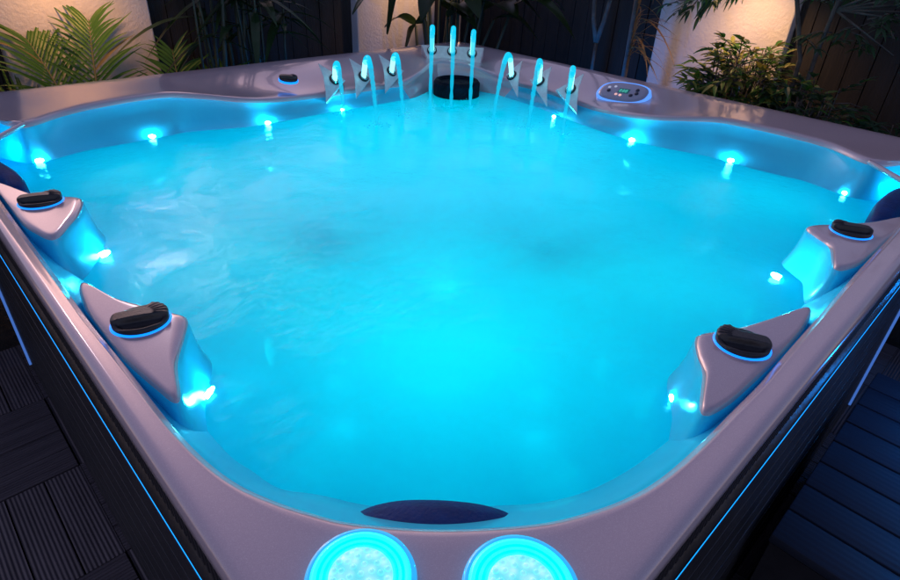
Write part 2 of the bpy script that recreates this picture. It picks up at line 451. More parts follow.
# --- cabinet
def rsq(half, rad, z, n=10):
    out = []
    for cx, cy, a0 in ((1, 1, 0), (-1, 1, 90), (-1, -1, 180), (1, -1, 270)):
        for k in range(n+1):
            a = math.radians(a0+90*k/n)
            out.append(Vector((cx*(half-rad)+rad*math.cos(a), cy*(half-rad)+rad*math.sin(a), z)))
    return out
H = A-.012
prof = [(H-.009, .922), (H-.009, .900), (H-.008, .880), (H-.008, .775), (H-.002, .768), (H, .762), (H, .752), (H-.008, .750), (H-.008, .738), (H, .736)]
z = .736
for gz in (.66, .58, .50, .40, .30, .20, .11):
    prof += [(H, gz+.004), (H-.007, gz+.002), (H-.007, gz-.002), (H, gz-.004)]
prof += [(H, .03), (H-.03, .02), (H-.03, .004)]
bm = bmesh.new(); loft(bm, [rsq(h, .06, zz) for h, zz in prof]); fixn(bm)
cab = obj('cabinet', bm, M['cab'], tub, sharp=30, origin=(0, 0, .004))
# vent ribs under the lip and LED strips, one of each per side
def side(k, x, y, zz):        # side frame: x along, y outward
    a = k*PI/2
    return Vector((x*math.cos(a)-y*math.sin(a), x*math.sin(a)+y*math.cos(a), zz))
def side_box(bm, k, x0, x1, y0, y1, z0, z1):
    vs = [bm.verts.new(side(k, x, y, zz)) for zz in (z0, z1) for x, y in ((x0, y0), (x1, y0), (x1, y1), (x0, y1))]
    for f in ((0, 1, 2, 3), (4, 5, 6, 7), (0, 1, 5, 4), (1, 2, 6, 5), (2, 3, 7, 6), (3, 0, 4, 7)): bm.faces.new([vs[i] for i in f])
for k in range(4):
    bm = bmesh.new(); r0, r1 = [], []
    x = -1.0; j = 0
    while x < 1.0:
        y = H-.0078 if (j//2) % 2 else H-.0055
        r0.append(side(k, x, y, .785)); r1.append(side(k, x, y, .872))
        x += .001 if j % 2 else .0055
        j += 1
    loft(bm, [r0, r1], False); fixn(bm); obj('vent_ribs', bm, M['ribs'], cab, smooth=False)
    bm = bmesh.new(); side_box(bm, k, -1.0, 1.0, H-.0075, H-.001, .7385, .7490); fixn(bm)
    obj('led_strip', bm, M['led_strip'], cab, smooth=False)
    xs = .97 if k == 1 else -.97
    bm = bmesh.new(); side_box(bm, k, xs-.0035, xs+.0035, H-.001, H+.007, .06, .50)
    fixn(bm); obj('corner_led_strip', bm, M['led_violet'], cab, smooth=False)

for x, y, e in ((1.20, .42, 4.5), (1.20, -.5, 3), (.25, 1.20, 2), (.45, -1.45, 2.4), (.95, -1.27, 1.2)): lamp('led_strip_light', (x, y, .70), e, (0, .26, 1), .02)
# --- knob platforms rising between the seats
def round_poly(pts, sub=6):
    return catmull(pts, True, sub)
def knob(bm_top, bm_ring, c, ang, R=.0385, tilt=(0, 0, 1), mir=1):
    q = Vector((0, 0, 1)).rotation_difference(Vector(tilt).normalized())
    rz = Matrix.Rotation(ang, 3, 'Z')
    def P3(x, y, zz): return Vector(c)+q @ (rz @ Vector((x*mir, y, zz)))
    # glow ring at the foot
    n = 40
    ring = []
    for rr, zz in ((R*1.08, -.004), (R*1.08, .0008), (R*1.045, .0028), (R*.98, .003)):
        ring.append([P3(rr*math.cos(2*PI*k/n), rr*.94*math.sin(2*PI*k/n), zz) for k in range(n)])
    loft(bm_ring, ring)
    # cap: a grip bar across the disc, deep finger scoop in front, shallow one behind, ribbed fan at one end
    nr, na = 40, 128
    def smooth(t): t = max(0, min(1, t)); return t*t*(3-2*t)
    def height(x, y):
        u, v = x/R, y/(.94*R); rr = math.hypot(u, v); ph = math.degrees(math.atan2(v, u))
        top = .0168-.0020*u*u
        if v < -.16:                                    # front scoop: a dished lens with a low lip
            dip = smooth((-.16-v)/.10)
            h = top*(1-dip)+(.0075+.0035*smooth((rr-.72)/.2)-.003*math.exp(-((v+.5)/.25)**2))*dip
        elif v > .30:                                   # back slopes away, less so towards the fan
            fan = smooth((70-abs(ph-15))/35)
            h = top-(.0085-.0070*fan)*smooth((v-.30)/.45)
        else: h = top
        if -22 < ph < 72 and rr > .42:
            h += .0012*max(0, math.sin(math.radians(ph)*25))*smooth((rr-.42)/.12)
        if rr > .86: h -= (rr-.86)**2*.10
        return h
    rings = [[P3(R*math.cos(2*PI*k/na), R*.94*math.sin(2*PI*k/na), .001) for k in range(na)],
             [P3(R*math.cos(2*PI*k/na), R*.94*math.sin(2*PI*k/na), height(R*.985*math.cos(2*PI*k/na), R*.926*math.sin(2*PI*k/na))-.0012) for k in range(na)]]
    for i in range(nr+1):
        rr = R*(.985-i/nr*.975)
        rings.append([P3(rr*math.cos(2*PI*k/na), rr*.94*math.sin(2*PI*k/na), height(rr*math.cos(2*PI*k/na), rr*.94*math.sin(2*PI*k/na))) for k in range(na)])
    loft(bm_top, rings, True, False, True)

PLAT = [
 ([(-1.036, -.205), (-1.012, -.285), (-.985, -.335), (-.958, -.385), (-.953, -.408), (-.975, -.448), (-1.006, -.500), (-1.032, -.570), (-1.042, -.530), (-1.053, -.440), (-1.057, -.370), (-1.052, -.280)], (-1.006, -.380), math.radians(-20)),
 ([(-1.050, .350), (-1.012, .245), (-.980, .196), (-.943, .162), (-.938, .138), (-.960, .085), (-.985, .045), (-1.026, -.008), (-1.044, .040), (-1.055, .110), (-1.058, .20), (-1.057, .28)], (-1.003, .170), math.radians(-20)),
 ([(-.165, -1.026), (-.255, -.996), (-.329, -.968), (-.378, -.942), (-.400, -.943), (-.432, -.962), (-.468, -.988), (-.544, -1.022), (-.510, -1.036), (-.430, -1.041), (-.330, -1.043), (-.230, -1.040)], (-.365, -.996), math.radians(-60)),
 ([(.43, -1.040), (.330, -.996), (.250, -.945), (.200, -.913), (.174, -.912), (.150, -.940), (.119, -.974), (.030, -1.010), (.07, -1.032), (.150, -1.040), (.25, -1.044), (.34, -1.047)], (.224, -.980), math.radians(-60)),
]
ZP = .930
for pts, kc, ka in PLAT:
    pp = catmull(pts, True, 8)
    cen = pp.mean(0)
    # outward normals in plan
    tt = np.roll(pp, -1, 0)-np.roll(pp, 1, 0); tt /= np.linalg.norm(tt, axis=1)[:, None]
    nn = np.stack([tt[:, 1], -tt[:, 0]], 1)
    area = .5*np.sum(pp[:, 0]*np.roll(pp[:, 1], -1)-np.roll(pp[:, 0], -1)*pp[:, 1])
    if area < 0: nn = -nn
    for _ in range(8):
        nn = np.roll(nn, 1, 0)+2*nn+np.roll(nn, -1, 0); nn /= np.linalg.norm(nn, axis=1)[:, None]
    rings = []
    for off, zz in ((-.026, .9310), (-.018, .9310), (-.012, .9308), (-.006, .9300), (-.0015, .9275), (.002, .9235), (.004, .908), (.007, .885), (.013, .86), (.021, .837), (.030, .81), (.04, .72), (.04, .55)):
        ring = []
        for i in range(len(pp)):
            q = pp[i]+nn[i]*off if off > 0 else pp[i]+(cen-pp[i])/max(np.linalg.norm(cen-pp[i]), .01)*(-off)
            # keep the flare inside the cabinet
            x = max(q[0], -1.055); y = max(q[1], -1.055)
            ring.append(Vector((x, y, zz)))
        rings.append(ring)
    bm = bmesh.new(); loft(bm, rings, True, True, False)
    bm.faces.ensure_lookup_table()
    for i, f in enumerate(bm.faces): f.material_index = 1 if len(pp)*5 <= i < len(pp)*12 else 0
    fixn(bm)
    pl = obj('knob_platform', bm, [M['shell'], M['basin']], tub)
    b1, b2 = bmesh.new(), bmesh.new()
    knob(b1, b2, (kc[0], kc[1], ZP), ka, mir=1 if kc[1] > -.9 else -1)
    fixn(b1); fixn(b2)
    obj('diverter_knob', b1, M['knob'], pl, sharp=40)
    obj('knob_glow_ring', b2, M['knob_glow'], pl)

# small air-control knob on the far left rim
b1, b2 = bmesh.new(), bmesh.new()
nrm = Vector((0, -.18, 1))
knob(b1, b2, (-.045, .835, .935), math.radians(-30), .033, nrm)
fixn(b1); fixn(b2)
k0 = obj('air_knob', b1, M['knob'], tub, sharp=40); obj('knob_glow_ring', b2, M['knob_glow'], k0)

for pts in ([(-.905, .738, .938), (-.945, .70, .934), (-.99, .655, .930), (-1.028, .60, .928)], [(.768, -.872, .938), (.735, -.92, .934), (.70, -.97, .930), (.66, -1.022, .928)]):
    bm = bmesh.new(); tube(bm, catmull(pts, False, 5), .007, 10); fixn(bm); obj('corner_seam', bm, M['shell'], tub)
# --- headrests
def headrest(cpts, z0, z1, thick):
    c = catmull(cpts, False, 6); n = len(c)
    bm = bmesh.new(); rings = []
    for i in range(n):
        t = c[min(i+1, n-1)]-c[max(i-1, 0)]; t /= np.linalg.norm(t); nx = np.array([-t[1], t[0]])
        e = math.sin(PI*min(1, max(0, (i+.4)/(n-.2))))**.28
        ring = []
        for k in range(14):
            a = 2*PI*k/14
            ca, sa = math.cos(a), math.sin(a)
            ca = math.copysign(abs(ca)**.7, ca); sa = math.copysign(abs(sa)**.7, sa)
            q = c[i]+nx*ca*thick*e
            ring.append(Vector((q[0], q[1], (z0+z1)/2+sa*(z1-z0)/2*e)))
        rings.append(ring)
    loft(bm, rings, True, True, True); fixn(bm)
    obj('headrest', bm, M['pillow'], tub)
headrest([(-.957, -.821), (-.924, -.852), (-.886, -.891), (-.845, -.929), (-.812, -.957)], .77, .884, .046)
headrest([(-1.02, .66), (-1.018, .56), (-1.008, .46), (-1.012, .39)], .80, .905, .028)
headrest([(.45, -.995), (.55, -.988), (.66, -.985), (.79, -.985)], .79, .915, .036)

# --- lights along the waterline
LEDS = [(-.900, .712), (-.583, .752), (-.221, .684), (.085, .680), (.690, .156), (.680, -.191), (.759, -.508), (.757, -.850),
        (-.940, .052), (-1.000, .060), (-.964, -.481), (.085, -.905), (.092, -.978), (-.447, -.952), (-.425, -.985)]
RAD = [.008, .0085, .007, .006, .006, .0085, .0085, .0085, .008, .004, .0055, .008, .004, .007, .005]
for (x, y), rad in zip(LEDS, RAD):
    rad *= .64; c = Vector((x, y, Z_W+.006)); inw = Vector((-x, -y, 0)).normalized()
    bm = bmesh.new(); lathe(bm, [(rad*1.25, -.012), (rad*1.25, 0), (rad, .002), (rad*.8, .006), (rad*.4, .008), (.00001, .0085)], c, inw+Vector((0, 0, .25)), 18); fixn(bm)
    obj('waterline_led', bm, M['led'], tub)

for x, y in ((-.985, .74), (.80, -.97)): lamp('led_light', (x, y, .87), .22, (.0, .66, 1), .01)
# under-water lights, in the footwell and seat backs
for x, y, zz, e in ((-.28, -.28, .26, 1.3), (.25, .25, .26, 2.2), (-.28, .25, .26, 2.6), (.25, -.28, .26, 2.6), (-.68, -.68, .56, 2.2), (-.66, -.36, .50, .9), (-.36, -.66, .50, .9), (.5, .5, .56, 1.0), (-.72, .5, .57, 1.2), (.55, -.72, .57, 1.2), (-.72, -.1, .56, 1.1), (-.1, -.75, .56, 1.1), (.0, .52, .56, 1.0), (.52, .0, .56, 1.0)):
    lamp('underwater_light', (x, y, zz), e*.49, (.0, .90, .76), .05)

# added domes under the water, blocking the lamps for two soft dark patches
for x, y in ((-.57, -.17), (-.185, -.55)):
    bm = bmesh.new(); lathe(bm, [(.15, .44), (.15, .58), (.125, .665), (.07, .705), (.0001, .715)], (x, y, 0)); fixn(bm)
    obj('added_shade_dome', bm, M['shell'], tub)

# filter basket tucked into the far corner
bm = bmesh.new()
FC = (.632, .632)
lathe(bm, [(.098, .70), (.098, .885), (.090, .896), (.078, .898), (.072, .884), (.0001, .878)], (*FC, 0), (0, 0, 1), 48)
fixn(bm); obj('filter_basket', bm, M['filter'], tub, sharp=35)

# --- kite-shaped jet plates and their nozzles: centre, top, side, bottom
PLATES = [
 ((0.099, 0.751, 0.933), (0.063, 0.798, 0.989), (0.147, 0.750, 0.928), (0.018, 0.690, 0.869)),
 ((0.221, 0.735, 0.933), (0.197, 0.789, 0.996), (0.279, 0.742, 0.937), (0.143, 0.678, 0.873)),
 ((0.371, 0.750, 0.933), (0.348, 0.802, 0.996), (0.440, 0.751, 0.930), (0.291, 0.689, 0.870)),
 ((0.751, 0.432, 0.933), (0.801, 0.425, 0.992), (0.751, 0.465, 0.931), (0.691, 0.341, 0.872)),
 ((0.765, 0.297, 0.933), (0.815, 0.285, 0.991), (0.766, 0.349, 0.931), (0.700, 0.199, 0.866)),
 ((0.762, 0.143, 0.933), (0.812, 0.129, 0.992), (0.756, 0.208, 0.921), (0.699, 0.057, 0.868))]
LAND = [(.073, .659), (.079, .467), (.238, .514), (.473, .272), (.504, .127), (.539, .0)]
APEX = [.062, .088, .080, .098, .096, .094]
def nozzle(parent, c, n):
    bm = bmesh.new(); lathe(bm, [(.0215, -.004), (.0215, .004), (.019, .007), (.0135, .007), (.012, .002), (.0001, .002)], c, n, 28); fixn(bm)
    nz = obj('nozzle', bm, M['knob'], parent, sharp=40)
    bm = bmesh.new(); lathe(bm, [(.0155, .005), (.0175, .0080), (.0155, .0100), (.0138, .0080), (.0138, .005)], c, n, 28); fixn(bm)
    obj('nozzle_ring', bm, M['chrome'], parent)
    return nz
jets = []
for i, (c, t, s, b) in enumerate(PLATES):
    n = Vector((.05, -.75, .65)) if i < 3 else Vector((-.75, .05, .65)); n.normalize()
    c, t, s, b = map(Vector, (c, t, s, b))
    # concave long edge bulges towards the side corner
    mid = (t+b)/2; q1 = t.lerp(b, .33)+(s-mid)*.10; q2 = t.lerp(b, .66)+(s-mid)*.08
    front = [t, q1, q2, b, s]
    cen = sum(front, Vector())/5
    bm = bmesh.new()
    face0 = [cen+(p-cen)*.955+n*.003 for p in front]
    bd = Vector((.60, .74, -.28)) if i < 3 else Vector((.74, .60, -.28))
    back = [p+bd*.085+(cen-p)*.12 for p in front]
    loft(bm, [face0, front, back], True, True, True); fixn(bm)
    pl = obj('jet_plate', bm, M['plate'], tub, smooth=False)
    nozzle(pl, c+n*.003, n)
    jets.append((c+n*.006, Vector((*LAND[i], Z_W)), APEX[i]))
# corner plate with three nozzles
n = Vector((-.5, -.5, .6)).normalized()
cp = [Vector(v) for v in ((0.695, 0.936, 0.983), (0.898, 0.735, 0.984), (0.843, 0.701, 0.909), (0.683, 0.874, 0.922))]
cen = sum(cp, Vector())/4
bm = bmesh.new(); loft(bm, [[cen+(p-cen)*.97+n*.003 for p in cp], cp, [p-n*.06+Vector((0, 0, -.03)) for p in cp]], True, True, True); fixn(bm)
pl = obj('corner_jet_plate', bm, M['plate'], tub, smooth=False)
for q, l, ap in (((0.719, 0.888, 0.963), (.409, .553), .119), ((0.783, 0.824, 0.963), (.469, .495), .119), ((0.845, 0.758, 0.959), (.544, .463), .112)):
    nozzle(pl, Vector(q)+n*.003, n); jets.append((Vector(q)+n*.006, Vector((*l, Z_W)), ap))

JL = ['glowing cyan water jet leaping from the kite plate beside the small round air knob',
      'glowing cyan water jet from the middle kite plate of the left trio',
      'glowing cyan water jet from the left-hand kite plate closest to the filter corner',
      'glowing cyan water jet from the right-hand kite plate closest to the filter corner',
      'glowing cyan water jet from the middle kite plate of the right trio',
      'glowing cyan water jet from the kite plate beside the oval control panel',
      'tall straight cyan water jet above the filter, leftmost of three on the corner plate',
      'tall straight cyan water jet in the middle of the corner plate above the filter',
      'tall straight cyan water jet above the filter, rightmost of three on the corner plate']
for (p0, p1, h), lab in zip(jets, JL):
    dz = p1.z-p0.z
    b = 2*h+2*math.sqrt(h*h-h*dz); c = dz-b
    T = np.linspace(0, 1, 44)
    pts = []
    for t in T:
        q = p0.lerp(p1, t); q.z = p0.z+b*t+c*t*t; pts.append(q)
    k0_, k = 8, 25
    rad = [.0088+.0020*min(1, j/9)-.0018*min(1, max(0, j-12)/20)+.0003*math.sin(j*.8) for j in range(44)]
    bm = bmesh.new(); tube(bm, pts[k0_:k+1], rad[k0_:k+1], 14, False)
    jet = obj('water_jet', bm, M['jet'], None, origin=p0)
    tag(jet, lab, 'water jet', 'lit water jets arching into the hot tub')
    bm = bmesh.new(); tube(bm, pts[k:], [rad[k+j]-.0034*j/18+.0014*math.sin(j*1.7+p0.x*30)*j/18+.0009*math.sin(j*3.1+p0.y*50) for j in range(44-k)], 12, False); obj('falling_stream', bm, M['jet_fall'], jet)
    bm = bmesh.new()
    for j in range(34):
        a_ = random.uniform(0, 2*PI); d_ = random.uniform(.0, .05)**1.0; zz = random.uniform(.003, .035)*(random.random() < .3)
        bmesh.ops.create_icosphere(bm, subdivisions=1, radius=random.uniform(.0014, .0040)*(1 if zz == 0 else .6), matrix=Matrix.Translation(p1+Vector((d_*math.cos(a_), d_*math.sin(a_), zz))))
    sp = obj('splash_drops', bm, M['jet_fall'], jet); sp['kind'] = 'stuff'
    bm = bmesh.new(); tube(bm, [p0-Vector((0, 0, .004))]+pts[:k0_+1], [rad[0]]+rad[:k0_+1], 14, False); obj('lit_core', bm, M['jet_core'], jet)

# --- control panel
c = Vector((.908, .004, .934)); n = Vector((-.45, 0, .9)).normalized()
ex = Vector((.11, -.99, .05)); ex = (ex-n*ex.dot(n)).normalized(); ey = n.cross(ex)
def pp3(x, y, zz): return c+ex*x+ey*y+n*zz
def stadium(a, b, zz, k=48, e=2.6):
    return [pp3(a*math.copysign(abs(math.cos(2*PI*i/k))**(2/e), math.cos(2*PI*i/k)), b*math.copysign(abs(math.sin(2*PI*i/k))**(2/e), math.sin(2*PI*i/k)), zz) for i in range(k)]
bm = bmesh.new(); loft(bm, [stadium(.098, .056, -.05), stadium(.096, .0545, .001), stadium(.090, .050, .0045), stadium(.082, .043, .0055)], True, False, True); fixn(bm)
pan = obj('control_panel', bm, M['panel'], tub, sharp=50)
bm = bmesh.new(); loft(bm, [stadium(.106, .063, -.03), stadium(.105, .062, -.002), stadium(.1015, .0590, .0015), stadium(.0975, .0555, .001)]); fixn(bm)
obj('glow_ring', bm, M['panel_glow'], pan)
def pbox(bm, x0, x1, y0, y1, z0, z1):
    loft(bm, [[pp3(x, y, zz) for x, y in ((x0, y0), (x1, y0), (x1, y1), (x0, y1))] for zz in (z0, z1)], True, True, True)
up = 1 if ey.z > 0 else -1
bm = bmesh.new(); pbox(bm, -.018, .024, -.012, .014, .0045, .0065); fixn(bm); obj('display', bm, M['screen'], pan, smooth=False)
bm = bmesh.new()
for dx in (-.010, .002, .013):
    for yy in (-.007, .0, .007): pbox(bm, dx-.003, dx+.003, up*yy-.0009, up*yy+.0009, .0065, .0069)
    pbox(bm, dx-.004, dx-.0025, -.006, .006, .0065, .0069); pbox(bm, dx+.0025, dx+.004, -.006, .006, .0065, .0069)
fixn(bm); obj('display_digits', bm, M['digits'], pan, smooth=False)
for x, y in ((.052, .014), (.057, -.006), (.040, -.020), (-.056, -.008)):
    bm = bmesh.new(); lathe(bm, [(.0075, 0), (.0075, .003), (.005, .004), (.0001, .004)], pp3(x, up*y, .0050), n, 20); fixn(bm); obj('button', bm, M['button'], pan)
for x, y, mm in ((-.062, .012, 'icon'), (-.040, .020, 'icon'), (-.018, -.024, 'icon_red'), (.0, -.026, 'icon_red')):
    bm = bmesh.new(); lathe(bm, [(.0058, 0), (.0058, .002), (.0001, .0026)], pp3(x, up*y, .0050), n, 16); fixn(bm); obj('indicator', bm, M[mm], pan)

# --- two round ring lights on the near corner
for (x, y), R in (((-1.013, -.926), .0485), ((-.915, -1.027), .0515)):
    c = Vector((x, y, .949))
    bm = bmesh.new(); lathe(bm, [(R*1.02, -.01), (R*1.02, .003), (R, .006), (R*.95, .0075), (R*.91, .007)], c, (0, 0, 1), 64); fixn(bm)
    rl = obj('ring_light', bm, M['ring_rim'], tub, origin=c)
    bm = bmesh.new(); lathe(bm, [(R*.91, .007), (R*.84, .0085), (R*.80, .0065), (R*.72, .006), (R*.66, .007), (R*.60, .0055)], c, (0, 0, 1), 64); fixn(bm)
    obj('glow_lens', bm, M['ring_mid'], rl)
    bm = bmesh.new(); lathe(bm, [(R*.60, .0055), (R*.57, .008), (R*.45, .0095), (R*.2, .0105), (.0001, .011)], c, (0, 0, 1), 64)
    for ring, cnt in ((.0, 1), (.2, 6), (.36, 11), (.49, 16)):
        for j in range(cnt):
            a = 2*PI*j/cnt+ring*3
            lathe(bm, [(.0030, .008), (.0030, .0108), (.0018, .0122), (.0001, .0126)], c+Vector((R*ring*math.cos(a), R*ring*math.sin(a), -ring*.002)), (0, 0, 1), 10)
    fixn(bm); obj('light_core', bm, M['ring_core'], rl)

# ------------------------------------------------------------------ ground, deck
bm = bmesh.new()
vs = [bm.verts.new((x, y, -.06)) for x, y in ((-150, -150), (150, -150), (150, 150), (-150, 150))]; bm.faces.new(vs)
tag(obj('ground', bm, M['soil'], None, smooth=False), 'dark garden soil', kind='structure')
bmx = bmesh.new()
T = .39
y0 = .05
for ix in range(-6, 8):
    for iy in range(-9, 4):
        xa = -1.10+ix*T; ya = y0+iy*T
        if xa > 1.4 or ya+T > 1.30 or xa < -3.4: continue
        if xa > -1.0 and xa+T < 1.0 and ya > -1.0 and ya+T < 1.0: continue
        alongx = (ix+iy) % 2 == 0
        for k in range(4):
            g = .004; w4 = T/4
            if alongx: box(bmx, (xa+g/2, ya+k*w4+g, -.03), (xa+T-g/2, ya+(k+1)*w4, 0), 0)
            else: box(bmx, (xa+k*w4+g, ya+g/2, -.03), (xa+(k+1)*w4, ya+T-g/2, 0), 1)
fixn(bmx)
tag(obj('deck', bmx, [M['deckx'], M['decky']], None, smooth=False, origin=(0, 0, 0)), 'dark grooved deck tiles in a basket weave', kind='structure')
bm = bmesh.new(); vs = [bm.verts.new((x, y, -.034)) for x, y in ((-3.5, -3.6), (2.0, -3.6), (2.0, 1.24), (-3.5, 1.24))]; bm.faces.new(vs)
tag(obj('deck_base', bm, M['joist'], None, smooth=False), 'dark gap below the deck boards', kind='structure')

# ------------------------------------------------------------------ spa step at the right
st = empty('spa_step', (.25, -1.4, 0), 'dark blue-lit boarded step against the right side of the hot tub', 'step')
bm = bmesh.new()
x = -.115
while x < .62:
    box(bm, (x+.003, -1.62, .352), (x+.101, -1.125, .376), 0, .004); x += .103
fixn(bm); obj('tread', bm, M['stepy'], st, sharp=40)
bm = bmesh.new(); box(bm, (-.11, -1.61, .002), (.62, -1.13, .351)); fixn(bm); obj('frame', bm, M['cab'], st, smooth=False)
bm = bmesh.new()
x = -.115
while x < .62:
    box(bm, (x+.004, -1.95, .168), (x+.099, -1.625, .190), 0, .004); x += .103
fixn(bm); obj('lower_tread', bm, M['stepy'], st, sharp=40)
bm = bmesh.new(); box(bm, (-.11, -1.94, .002), (.62, -1.615, .167)); fixn(bm); obj('lower_frame', bm, M['cab'], st, smooth=False)

# ------------------------------------------------------------------ fences and rendered walls
def fence(name_label, ax, a0, a1, pos):
    """ax 'x': runs along x at y=pos; ax 'y': runs along y at x=pos"""
    mid = (a0+a1)/2
    o = empty('timber_fence', (mid, pos, -.05) if ax == 'x' else (pos, mid, -.05), name_label, 'fence', 'dark board fence bays behind the hot tub')
    bm = bmesh.new(); a = a0+.002; bw = .088
    while a < a1-.01:
        b = min(a+bw-.004, a1-.002); dj = random.uniform(-.003, .003); dz = random.uniform(-.004, .004)
        lo, hi = (a, pos+dj, -.05), (b, pos+.018+dj, 1.34+dz)
        if ax == 'y': lo, hi = (pos+dj, a, -.05), (pos+.018+dj, b, 1.34+dz)
        box(bm, lo, hi); a += bw
    fixn(bm); obj('boards', bm, M['fence'], o, smooth=False)
    bm = bmesh.new()
    if ax == 'x': box(bm, (a0+.001, pos+.0215, -.05), (a1-.001, pos+.0235, 1.33))
    else: box(bm, (pos+.0215, a0+.001, -.05), (pos+.0235, a1-.001, 1.33))
    fixn(bm); obj('backing', bm, M['joist'], o, smooth=False)
    for zz in (.25, 1.1):
        bm = bmesh.new()
        if ax == 'x': box(bm, (a0, pos+.024, zz), (a1, pos+.07, zz+.09))
        else: box(bm, (pos+.024, a0, zz), (pos+.07, a1, zz+.09))
        fixn(bm); obj('rail', bm, M['fence'], o, smooth=False)
FP = 1.75
fence('dark board fence bay left of the palm-screened wall', 'x', -2.1, -.752, FP)
fence('dark board fence bay behind the tall dark canes and small air knob', 'x', -.188, .898, FP)
fence('dark board fence bay in the far corner behind the broad-leaved plant', 'x', 1.482, 1.745, FP)
fence('dark board fence bay behind the two blue-lit slender trunks', 'y', .342, 1.745, FP)
fence('dark board fence bay right of the leafy nandina shrub', 'y', -2.0, -.262, FP)
def pillar(label, ax, a0, a1):
    bm = bmesh.new()
    if ax == 'x': box(bm, (a0, FP-.05, -.05), (a1, FP+.16, 1.56), 0, .006)
    else: box(bm, (FP-.05, a0, -.05), (FP+.16, a1, 1.56), 0, .006)
    fixn(bm); o = obj('rendered_wall', bm, M['render'], None, smooth=False); tag(o, label, 'wall', 'pale rendered wall panels between the fence bays')
pillar('pale rendered wall panel glowing orange behind the yellow-green palm', 'x', -.75, -.19)
pillar('pale rendered wall panel half hidden by hanging broad dark leaves', 'x', .90, 1.48)
pillar('pale rendered wall panel behind the leafy nandina shrub', 'y', -.26, .34)

# warm wall lamps washing down the three panels
WARM = (1, .55, .26)
for (x, y, dx, dy, e), lab in zip(((-.52, FP-.05, 0, -1, 21), (1.26, FP-.05, 0, -1, 20), (FP-.05, -.12, -1, 0, 25)),
        ('small warm wall lamp above the palm', 'small warm wall lamp above the broad-leaved plant', 'small warm wall lamp above the nandina shrub')):
    o = empty('wall_lamp', (x, y, 1.45), lab, 'lamp')
    cx, cy = x+dx*.22, y+dy*.22
    bm = bmesh.new(); lathe(bm, [(.032, 1.40), (.032, 1.52), (.028, 1.525), (.0001, 1.525)], (cx, cy, 0), (0, 0, 1), 24)
    lathe(bm, [(.032, 1.40), (.028, 1.40), (.027, 1.43)], (cx, cy, 0), (0, 0, 1), 24); fixn(bm); obj('lamp_body', bm, M['lamp_metal'], o, sharp=40)
    bm = bmesh.new(); box(bm, (min(x, cx)-.012, min(y, cy)-.012, 1.45), (max(x, cx)+.012, max(y, cy)+.012, 1.475)); fixn(bm); obj('bracket', bm, M['lamp_metal'], o, smooth=False)
    bm = bmesh.new(); lathe(bm, [(.026, 1.428), (.0001, 1.428)], (cx, cy, 0), (0, 0, 1), 24); fixn(bm); obj('lamp_glass', bm, M['lamp_glass'], o)
    lamp('wall_lamp_light', (cx, cy, 1.40), e, (1, .48, .18) if x < 0 else WARM, .02, 'SPOT', (x+dx*.08, y+dy*.08, .75), 125, 1)

# ------------------------------------------------------------------ plants
def blade(bm, p, d, up_, length, width, droop, segs=5, mat=0, fold=.25):
    """a lance-shaped leaf: two rows of quads with a fold along the midrib"""
    d = d.normalized(); s = d.cross(up_).normalized() if d.cross(up_).length > 1e-3 else Vector((1, 0, 0)); nrm = s.cross(d)
    Lr, Mr, Rr = [], [], []
    for i in range(segs+1):
        t = i/segs
        wdt = width*math.sin(PI*min(1, (t*.92+.08))**.75)*.5 if i < segs else 0.0006
        q = p+d*length*t-Vector((0, 0, 1))*droop*length*t*t
        Lr.append(bm.verts.new(q+s*wdt+nrm*wdt*fold)); Mr.append(bm.verts.new(q)); Rr.append(bm.verts.new(q-s*wdt+nrm*wdt*fold))
    for i in range(segs):
        bm.faces.new((Lr[i], Mr[i], Mr[i+1], Lr[i+1])).material_index = mat
        bm.faces.new((Mr[i], Rr[i], Rr[i+1], Mr[i+1])).material_index = mat

def frond(bl, bs, base, d, length, droop, n, ll, lw, dry=0):
    d = d.normalized(); pts = []
    for i in range(13):
        t = i/12
        q = base+d*length*t-Vector((0, 0, 1))*droop*length*t**2.2
        pts.append(q)
    tube(bs, pts, [.007*(1-.75*i/12) for i in range(13)], 6)
    side_ = d.cross(Vector((0, 0, 1))).normalized()
    for k in range(n):
        t = .22+.78*k/n
        i = min(int(t*12), 11); f = t*12-i
        q = pts[i].lerp(pts[i+1], f); tg = (pts[i+1]-pts[i]).normalized()
        upv = side_.cross(tg).normalized()
        for sg in (-1, 1):
            fw = .55+.9*t
            dd = (side_*sg+tg*fw+upv*random.uniform(.15, .5)).normalized()
            l = ll*(.55+.6*math.sin(PI*min(1, t*.9+.1)))*random.uniform(.85, 1.1)
            m_ = 1 if random.random() < dry else 0
            blade(bl, q, dd, upv, l, lw, random.uniform(.12, .38), 5, m_)

def palm(base, label, fr, group=None):
    o = empty('palm_plant', base, label, 'palm', group)
    bl, bs, bt = bmesh.new(), bmesh.new(), bmesh.new()
    B = Vector(base)
    for az, el, ln, dr, n, ll, lw, dry in fr:
        a, e = math.radians(az), math.radians(el)
        d = Vector((math.cos(a)*math.cos(e), math.sin(a)*math.cos(e), math.sin(e)))
        b0 = B+Vector((.05*math.cos(a), .05*math.sin(a), .55))
        frond(bl, bs, b0, d, ln, dr, n, ll, lw, dry)
        tube(bt, [B+Vector((.03*math.cos(a), .03*math.sin(a), -.05)), b0], [.014, .008], 7)
    obj('fronds', bl, [M['palm'], M['palm_dry']], o, smooth=False)
    obj('frond_ribs', bs, M['palm_stem'], o); obj('stems', bt, M['palm_stem'], o)

